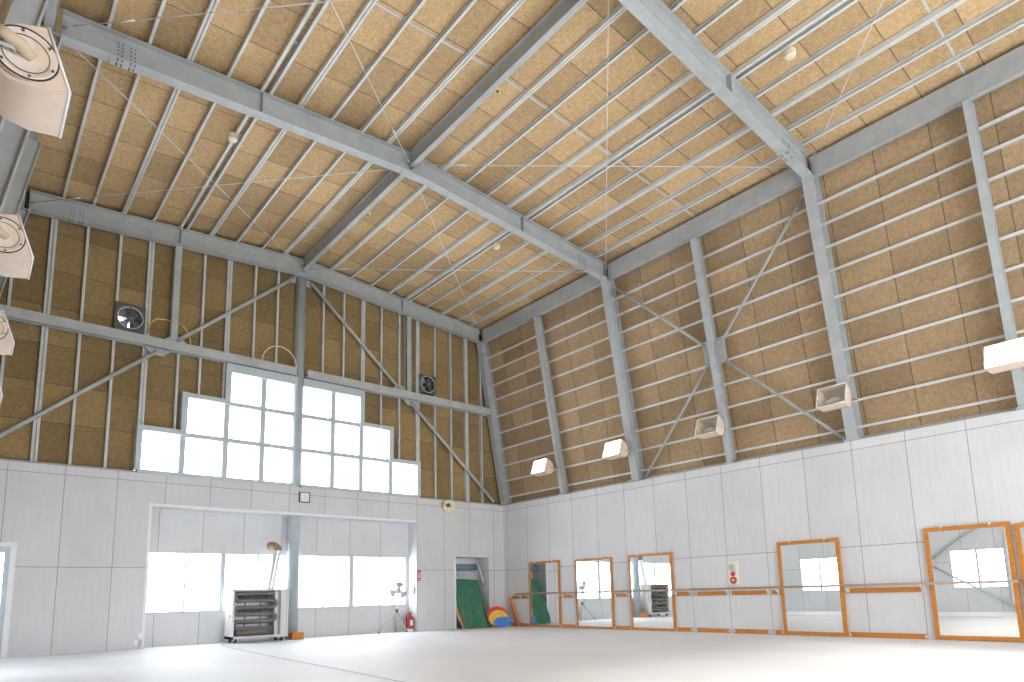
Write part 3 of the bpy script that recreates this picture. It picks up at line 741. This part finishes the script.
bx(RX1 - .05, RX1, .10, .20, 1.10, 1.33).build('box', 'bell', o); bx(RX1 - .055, RX1 - .05, .13, .17, 1.18, 1.25).build('rocker', 'dark', o)
o = thing('wall_outlet', (-10.83, 0, .08), 'white outlet boxes low on the back wall at the left end of the recess', 'outlet')
bx(-10.84, -10.77, -.035, 0, .24, .36).build('upper_box', 'white', o); bx(-10.92, -10.84, -.04, 0, .08, .20).build('lower_box', 'white', o); bx(-10.83, -10.76, -.03, 0, .06, .20).build('plug', 'bell', o)

# ------------------------------------------------------------------ heater
hx0, hx1, hy0, hy1 = -8.87, -7.47, -.22, .34
H = thing('infrared_heater', ((hx0 + hx1) / 2, 0, 0), 'large white cabinet heater with exposed serpentine tubes on casters below the window', 'heater')
cab = hx1 - .20
bx(hx0, hx1, hy0, hy1, .10, .16).build('base_frame', 'hwhite', H); bx(hx0, hx1, hy0, hy1, 1.27, 1.31).build('top_panel', 'hwhite', H)
bx(hx0 - .0, hx0 + .05, hy0, hy1, .10, 1.29).build('side_panel', 'hwhite', H)
cp = bx(cab, hx1, hy0, hy1, .16, 1.27).build('control_cabinet', 'hwhite', H)
bx(hx1 - .05, hx1 - .04, hy0 - .004, hy0, .18, 1.24).build('door_seam', 'bell', cp)
bx(hx0 + .05, cab, hy1 - .03, hy1, .16, 1.27).build('back_reflector', 'inner', H)
bx(cab - .10, cab - .0, hy0 + .16, hy1 - .04, .16, 1.27).build('burner_box', 'inner', H)
pts = []; zs = [1.20, 1.03, .86, .69, .52, .35]; xa, xb = hx0 + .18, cab - .17; yt = hy0 + .12
pts.append((xb + .04, yt, zs[0]))
for i, z in enumerate(zs):
    lft = (i % 2 == 0)
    e0, e1 = (xb, xa) if lft else (xa, xb)
    pts += [(e0 + (e1 - e0) * t, yt, z) for t in (0, .33, .66, 1)]
    if i < len(zs) - 1:
        zc = (z + zs[i + 1]) / 2; r = (z - zs[i + 1]) / 2; sg = -1 if lft else 1
        pts += [(e1 + sg * r * sin(t * pi / 6) * 1.0, yt, zc + r * cos(t * pi / 6)) for t in range(1, 6)]
MB().tube(pts, .047, 14).build('serpentine_tube', 'tubes', H)
MB().tube([(xa - .05, yt + .05, .25), (xb + .05, yt + .05, .25)], .085, 16).build('combustion_tube', 'tubes', H)
for z in (1.1, .8, .5): MB().tube([(xa, hy0 + .36, z), (xb - .05, hy0 + .36, z)], .055, 12).build('rear_tube', 'tubes', H)
for x in (hx0 + .36, hx0 + .74): bx(x - .012, x + .012, yt + .05, yt + .075, .20, 1.27).build('tube_hanger', 'dark', H)
for x in (hx0 + .12, hx1 - .14):
    for y in (hy0 + .08, hy1 - .08):
        c = MB().lathe((x - .02, y, .05), (1, 0, 0), [(.05, 0), (.05, .04)], 16); c.build('caster', 'black', H)
        bx(x - .035, x + .035, y - .02, y + .02, .05, .10).build('caster_fork', 'bell', H)
MB().lathe((hx0, hy0 + .16, .66), (-1, 0, 0), [(.03, 0), (.03, .01)], 12).build('knob', 'dark', H)
# flue duct
base = V((-7.83, .16, 1.31)); top = V((-7.64, .20, 2.36)); prof = []; n = 26
dpts = [base.lerp(top, i / (n * 2)) for i in range(n * 2 + 1)]
fl = MB().tube(dpts, [.105 if i % 2 else .092 for i in range(n * 2 + 1)], 16).build('flue_duct', 'foil', H)
el = [top + V((0, 0, -.02))] + [top + V((-.02 * i, .27 * (1 - cos(i * pi / 10)), .11 * sin(i * pi / 10))) for i in range(1, 6)]
MB().tube(el, .105, 16).torus(el[0], (0, 0, 1), .108, .015, 20, 6).build('elbow', 'brown', H)
# power cable along the floor
pc = [(-8.2, -.1, .012), (-8.5, -.45, .012), (-8.95, -.25, .012), (-9.25, -.8, .012), (-9.42, -2.6, .012), (-9.55, -4.3, .012), (-9.66, -6.2, .012), (-9.74, -7.94, .012), (-9.86, -9.6, .012), (-9.95, -11.4, .012)]
def smooth(pts, n=8):
    P = [V(p) for p in pts]; P = [P[0]] + P + [P[-1]]; out = []
    for i in range(1, len(P) - 2):
        for j in range(n):
            t = j / n; a, b, c, d_ = P[i - 1], P[i], P[i + 1], P[i + 2]
            out.append(.5 * ((2 * b) + (c - a) * t + (2 * a - 5 * b + 4 * c - d_) * t * t + (3 * b - a - 3 * c + d_) * t ** 3))
    return out + [P[-1]]
tag(MB().tube(smooth(pc), .005, 8).build('floor_cable', 'bell'), 'thin dark cable running from the heater across the white floor', 'cable')

# ------------------------------------------------------------------ tripod fan and extinguisher
T = thing('tripod_fan', (-4.03, .20, 0), 'grey fan on a tripod stand in front of the right window of the recess', 'fan')
hub = V((-4.03, .20, .62))
MB().tube([hub + V((0, 0, -.12)), V((-4.03, .20, 1.22))], .022, 10).build('pole', 'wire', T)
MB().lathe(hub, (0, 0, 1), [(.03, -.05), (.045, -.03), (.045, .05), (.03, .07)], 14).build('collar', 'dark', T)
for ang in (188, 318, 75):
    a = math.radians(ang); R = .62 if ang == 188 else .34
    f = V((-4.03 + R * cos(a), .20 + R * sin(a) * .6, .03)); g = MB().tube([hub, f], .025, 8).build('leg', 'bell', T)
    MB().lathe(f + V((0, 0, -.03)), (0, 0, 1), [(.025, 0), (.022, .05)], 10).build('rubber_foot', 'black', g)
hc = V((-4.03, .10, 1.22)); ax = V((-.45, -.85, -.05)).normalized()
MB().lathe(hc - ax * .05, ax, [(.05, -.16), (.085, -.12), (.085, .02), (.05, .05)], 18).build('motor', 'tgrey', T)
e1 = ax.cross(V((0, 0, 1))).normalized(); e2 = ax.cross(e1)
b = MB()
for i in range(3):
    a0 = i * 2 * pi / 3 + .35; rows = []
    for j in range(6):
        r = .05 + .21 * j / 5; wd = (.24 + .34 * sin(min(1, j / 4) * pi / 2)); 
        for s in (-1, 0, 1): rows.append(hc + ax * (.03 + .035 * s) + (e1 * cos(a0 + wd * s) + e2 * sin(a0 + wd * s)) * r)
    vs = rows + [p + ax * .004 for p in rows]
    fs = [(j * 3 + s, j * 3 + s + 1, j * 3 + s + 4, j * 3 + s + 3) for j in range(5) for s in range(2)] + [(18 + j * 3 + s, 18 + j * 3 + s + 3, 18 + j * 3 + s + 4, 18 + j * 3 + s + 1) for j in range(5) for s in range(2)]
    b.add(vs, fs, True)
b.lathe(hc + ax * .0, ax, [(.045, 0), (.045, .05), (.02, .07), (0, .072)], 16)
b.build('blades', 'tgrey', T)
gd = MB()
for r, h in ((.255, .02), (.255, .06), (.16, .105), (.08, .115)): gd.torus(hc + ax * h, ax, r, .0028, 30, 5)
for i in range(12):
    a = i * pi / 6; dd = e1 * cos(a) + e2 * sin(a)
    gd.tube([hc + ax * -.04 + dd * .09, hc + ax * .0 + dd * .22, hc + ax * .04 + dd * .257, hc + ax * .10 + dd * .17, hc + ax * .118 + dd * .03], .0022, 5)
gd.build('guard', 'wire', T)
X = thing('fire_extinguisher', (-3.58, +.20, 0), 'red fire extinguisher standing at the right end of the window recess', 'extinguisher')
MB().lathe((-3.58, +.20, .015), (0, 0, 1), [(.10, 0), (.105, .03), (.105, .37), (.085, .43), (.04, .47), (.035, .50)], 24).build('cylinder', 'red', X)
MB().lathe((-3.58, +.20, 0), (0, 0, 1), [(.112, 0), (.112, .075), (.106, .08)], 24).build('foot_ring', 'white', X)
bx(-3.62, -3.52, .185, .215, .50, .54).box(-3.64, -3.50, .185, .215, .55, .575).build('valve_handle', 'dark', X)
MB().tube(smooth([(-3.62, +.20, .51), (-3.71, .18, .46), (-3.72, .16, .30), (-3.70, .14, .15)]), .013, 8).build('hose', 'black', X)
bx(-3.63, -3.53, .092, .1, .18, .34).build('instruction_label', 'white', X)

# ------------------------------------------------------------------ doorway contents
tag(MB().lathe((DX0 + .01, .53, 1.96), (1, 0, 0), [(.10, 0), (.10, DX1 - DX0 - .12)], 20).build('roller_bar', 'bluebar'), 'blue-grey round bar across the top of the doorway', 'bar')
struct(bx(DX0, DX1 - .13, .63, .66, 2.06, DZ).build('trim_8', 'white'), 'white board over the blue bar in the doorway')
struct(bx(DX1 - .13, DX1 - .01, .60, .66, 0, 2.2).build('trim_7', 'white'), 'white jamb at the back of the doorway')
for x in (-1.52, -1.30): pass
o = thing('wall_bolts', (-1.3, .62, 1.65), 'two grey bolt heads on the wall above the green sheet', 'bolts')
for x in (-1.47, -1.22): MB().lathe((x, .66, 1.70), (0, -1, 0), [(.035, 0), (.03, .02), (0, .022)], 12).build('bolt', 'bell', o)
o = tag(MB().ext((-.92, .32, 2.17), (-.73, .20, 1.40), [(-.045, -.02), (.045, -.02), (.045, .02), (-.045, .02)], (1, 0, 0)).build('door_stay', 'steel'), 'slanting blue-grey steel stay at the right of the doorway', 'stay')
# green sheet
m = MB(); nu, nv = 28, 30
for i in range(nu + 1):
    u = i / nu
    for j in range(nv + 1):
        v = j / nv
        top = V((-1.98 + 1.10 * u, .42, 1.52 + .03 * sin(u * pi * 1.5) + .05 * u)); bot = V((-1.84 + .97 * u, -.30 - .05 * sin(u * 9), .012))
        p = top.lerp(bot, v); p.y += .16 * v * (1 - v) * -1 - .12 * v * v * (1 - v)
        p.x += .07 * sin(v * pi) * (-.2 - .35 * u) + .02 * sin(v * 7)
        fold = .035 * sin(u * 17 + v * 5.5) * (.35 + v * .6) + .03 * sin(u * 7 - v * 9 + 1) * v + .012 * sin(u * 37 + v * 13)
        p.y += fold
        if v > .93: p.z = max(.012, p.z)
        m.v.append(p)
for i in range(nu):
    for j in range(nv):
        a = i * (nv + 1) + j; m.f.append([a, a + 1, a + nv + 2, a + nv + 1]); m.sm.append(True); m.mi.append(0)
o = tag(m.build('canvas_sheet', 'green', loc=(-1.4, 0, 0)), 'dark green canvas sheet draped down through the doorway to the floor', 'sheet')
md = o.modifiers.new('thick', 'SOLIDIFY'); md.thickness = .008
tag(MB().ext((-1.74, -.14, .01), (-1.97, .10, .70), [(-.09, -.012), (.09, -.012), (.09, .012), (-.09, .012)], (.9, -.3, .25)).build('wooden_plank', 'tan'), 'bare wooden plank leaning at the left side of the green sheet', 'plank')

# ------------------------------------------------------------------ rolled mats
def roll(c, rx, rz, y0, y1, turns, mat, label, dirx=-.0):
    n = 40 * turns; t = min(rx, rz) / (turns + .6) * .86; out = []; inn = []
    for i in range(n + 1):
        a = 2 * pi * i / 40; k = 1 - (i / n) * (turns / (turns + .6))
        out.append((cos(a) * rx * k, sin(a) * rz * k)); d = .93 / (turns + .6); inn.append((cos(a) * rx * (k - d), sin(a) * rz * (k - d)))
    m = MB(); L = len(out)
    for yy, sh in ((y0, 0), (y1, dirx)):
        for x, z in out: m.v.append(V((c[0] + x + sh, yy, c[1] + z)))
        for x, z in inn: m.v.append(V((c[0] + x + sh, yy, c[1] + z)))
    def q(a, b, c_, d_, s): m.f.append([a, b, c_, d_]); m.sm.append(s); m.mi.append(0)
    for i in range(L - 1):
        q(i, i + 1, 2 * L + i + 1, 2 * L + i, True); q(L + i, 3 * L + i, 3 * L + i + 1, L + i + 1, True)
        q(i, L + i, L + i + 1, i + 1, False); q(2 * L + i, 2 * L + i + 1, 3 * L + i + 1, 3 * L + i, False)
    return tag(m.build('rolled_mat', mat, loc=(c[0], y0, 0)), label, 'mat', 'rolled foam mats in the corner')
def lean(o, c, e, tdir=(-.645, -.764)):
    """tip a roll so its face points to tdir and e degrees up"""
    e = math.radians(e); n = V((tdir[0] * cos(e), tdir[1] * cos(e), sin(e))); sx = V((-tdir[1], tdir[0], 0)).normalized(); up = n.cross(sx) * -1
    if up.z < 0: up = -up
    o.matrix_world = Matrix((sx, -n, up)).transposed().to_4x4(); o.location = V(c)
for rx, rz, c, th, tn, mt_, lb in ((.345, .185, (-.72, -.74, .16), .15, 2, 'bluroll', 'blue rolled mat lying flattened in front of the yellow and red ones'), (.35, .30, (-.78, -.55, .27), .15, 2, 'yelroll', 'yellow rolled mat between the blue and the red rolls'), (.375, .365, (-.74, -.44, .335), .16, 2, 'redroll', 'red rolled mat, hindmost in the corner')):
    o = roll((0, 0), rx, rz, 0, th, tn, mt_, lb); lean(o, c, 2)
tag(MB().ext((-.10, -.78, .015), (-.03, -.30, .92), [(-.02, -.05), (.02, -.05), (.02, .05), (-.02, .05)], (1, 0, 0)).build('orange_board', 'orafoam'), 'bright orange board leaning on the right wall beside the rolled mats', 'board')

# ------------------------------------------------------------------ mirrors
MIR = [(-1.30, -2.68, 'nearest the back corner, showing green sheet'), (-3.345, -4.775, 'second from the back corner, showing the tripod fan'), (-5.395, -6.82, 'third from the back corner, showing the heater'), (-9.68, -11.035, 'between the round-button panel and the largest mirror'), (-12.62, -13.97, 'largest in view, under the big glowing lamp'), (-14.03, -15.40, 'cut off by the right edge')]
for i, (a, b, nm) in enumerate(MIR):
    zt = 2.04 if i not in (1, 2) else 2.01
    if i == 4: zt = 2.085
    fw = .075 if i > 2 else .06
    o = thing('wall_mirror', (-.03, (a + b) / 2, .01), 'tall orange framed wall mirror, ' + nm, 'mirror', 'framed mirrors along the right wall')
    f = MB().box(-.055, -.005, b, a, .01, .01 + fw).box(-.055, -.005, b, a, zt - fw, zt).box(-.055, -.005, b, b + fw, .01 + fw, zt - fw).box(-.055, -.005, a - fw, a, .01 + fw, zt - fw)
    f.build('frame', 'orange', o)
    bx(-.040, -.012, b + fw, a - fw, .01 + fw, zt - fw).build('mirror_glass', 'mirror', o)
    for t in (.22, .78):
        y = a + (b - a) * t; bx(-.062, -.055, y - .012, y + .012, zt - .03, zt + .025).box(-.055, 0, y - .012, y + .012, zt, zt + .025).build('clip', 'wire', o)

# handrail and boards between mirrors
segs = [(-.40, -1.28), (-2.70, -3.325), (-4.80, -5.375), (-6.84, -7.29), (-7.43, -8.31), (-8.46, -9.32), (-9.46, -9.66), (-11.08, -12.46)]
sn = ['in the back corner above the rolled mats', 'between the first and second mirrors from the corner', 'between the second and third mirrors from the corner', 'just right of the third mirror', 'left of the round-button panel', 'under the round-button panel', 'just left of the fourth mirror', 'between the two large mirrors']
for (a, b), nm in zip(segs, sn):
    o = tag(bx(-.03, -.001, b, a, .885, .985).build('rail_board', 'orange'), 'orange board behind the handrail, ' + nm, 'board', 'orange boards behind the handrail')
    c = tag(bx(-.035, -.001, b - .02, a + .02, .0, .10).build('skirting_board', 'orange'), 'orange wooden skirting board, ' + nm, 'board', 'orange skirting boards')
    for y in (a - .0, b + .0): bx(-.040, -.0, y - .022, y + .022, .02, .085).build('end_clip', 'steel_l', c)
for y0, y1, nm in ((-.72, -7.40, 'far length, from the back corner past three mirrors'), (-7.42, -14.0, 'near length, passing the two large mirrors'), (-14.02, -20, 'length running out at the right edge')):
    o = thing('ballet_barre', (-.15, y0, 1.04), 'brown wooden handrail along the right wall, ' + nm, 'handrail', 'wooden handrails along the right wall')
    MB().tube([(-.15, y0, 1.042), (-.15, y1, 1.042)], .025, 14).build('rail', 'barre', o)
    ys = [y for y in (-.85, -1.24, -2.78, -3.26, -4.86, -5.34, -6.33 - .55, -7.34, -7.48, -8.36, -9.40, -9.62, -11.12, -12.50, -14.0, -14.2, -16) if y1 < y < y0]
    for y in ys:
        k = MB().tube([(-.15, y, 1.02), (-.15, y, .99), (-.13, y, .955), (-.03, y, .945)], .010, 8).box(-.036, -.03, y - .03, y + .03, .90, .98).lathe((-.15, y, 1.012), (0, 0, 1), [(.024, 0), (.024, .012)], 12)
        k.build('bracket', 'wire', o)

# fire alarm panel
o = thing('fire_alarm_panel', (0, -8.53, 1.12), 'ivory wall panel with a grey disc and two red round lights', 'alarm panel')
bx(-.035, 0, -8.66, -8.40, 1.125, 1.675).build('panel', 'ivory', o)
MB().lathe((-.035, -8.53, 1.535), (-1, 0, 0), [(.082, 0), (.082, .02), (.06, .035), (.02, .038), (0, .038)], 28).build('bell', 'bell', o)
MB().lathe((-.035, -8.535, 1.385), (-1, 0, 0), [(.055, 0), (.05, .03), (.03, .05), (0, .055)], 24).build('lamp_lens', 'redlamp', o)
bt = MB().lathe((-.035, -8.535, 1.235), (-1, 0, 0), [(.085, 0), (.085, .015), (.07, .018), (.065, .008), (0, .008)], 28).build('push_button', 'redlamp', o)
MB().lathe((-.043, -8.535, 1.235), (-1, 0, 0), [(.03, 0), (.03, .008), (0, .009)], 18).build('button_cap', 'ivory', bt)

# ------------------------------------------------------------------ light
w = bpy.data.worlds.new('overcast_sky'); S.world = w; w.use_nodes = True; nt = w.node_tree
bg = nt.nodes['Background']; bg.inputs[0].default_value = (.89, .947, 1.0, 1); bg.inputs[1].default_value = 10.0
def portal(name, loc, rot, sx, sy):
    l = bpy.data.lights.new(name, 'AREA'); l.shape = 'RECTANGLE'; l.size = sx; l.size_y = sy; l.cycles.is_portal = True
    o = bpy.data.objects.new(name, l); COL.objects.link(o); o.location = loc; o.rotation_euler = rot; return o
R90 = pi / 2
def ypanel(x0, x1, z0, z1, y, inward):   # faces -Y when inward<0
    portal('daylight_portal', ((x0 + x1) / 2, y, (z0 + z1) / 2), (-R90 if inward < 0 else R90, 0, 0), x1 - x0, z1 - z0)
ypanel(-10.70, -7.02, WZ0, WZ1, RY + .11, -1); ypanel(-6.98, -3.52, WZ0, WZ1, RY + .11, -1)
ypanel(-11.07, -3.37, 4.13, 5.1, .29, -1); ypanel(-10.12, -4.35, 5.1, 6.07, .29, -1); ypanel(-9.12, -5.33, 6.07, 6.95, .29, -1)
for h in FH: ypanel(h[0], h[1], h[2], h[3], YF - .08, 1)
for a, b, c, d in LW: portal('daylight_portal', (XL - .08, (a + b) / 2, (c + d) / 2), (0, -R90, 0), d - c, b - a)

sun = bpy.data.lights.new('sun', 'SUN'); sun.energy = 4.2; sun.angle = math.radians(7.0); sun.color = (1, .95, .86)
so = bpy.data.objects.new('sun', sun); COL.objects.link(so)
so.rotation_euler = V((.16, .84, -.52)).to_track_quat('-Z', 'Y').to_euler()

# ------------------------------------------------------------------ camera
cam = bpy.data.cameras.new('camera'); co = bpy.data.objects.new('camera', cam); COL.objects.link(co); S.camera = co
cam.sensor_width = 36; cam.sensor_fit = 'HORIZONTAL'; cam.lens = 646.466 / 1024 * 36; cam.shift_y = (497.108 - 341) / 1024
cam.clip_start = .05; cam.clip_end = 200
Rv = V((0.76161486, -0.64760085, -0.02357849)); Uv = V((-0.07908107, -0.12899358, 0.98848715)); Fv = V((0.64318659, 0.75098189, 0.1494564))
mt = Matrix((Rv, Uv, -Fv)).transposed().to_4x4(); mt.translation = V((-14.054, -16.90, 1.016)); co.matrix_world = mt

S.view_settings.view_transform = 'Standard'; S.view_settings.look = 'None'; S.view_settings.gamma = 1; S.view_settings.use_curve_mapping = False
S.view_settings.exposure = 0.0
S.cycles.max_bounces = 14; S.cycles.diffuse_bounces = 8; S.cycles.transparent_max_bounces = 12; S.cycles.glossy_bounces = 6
S.cycles.sample_clamp_indirect = 6.0
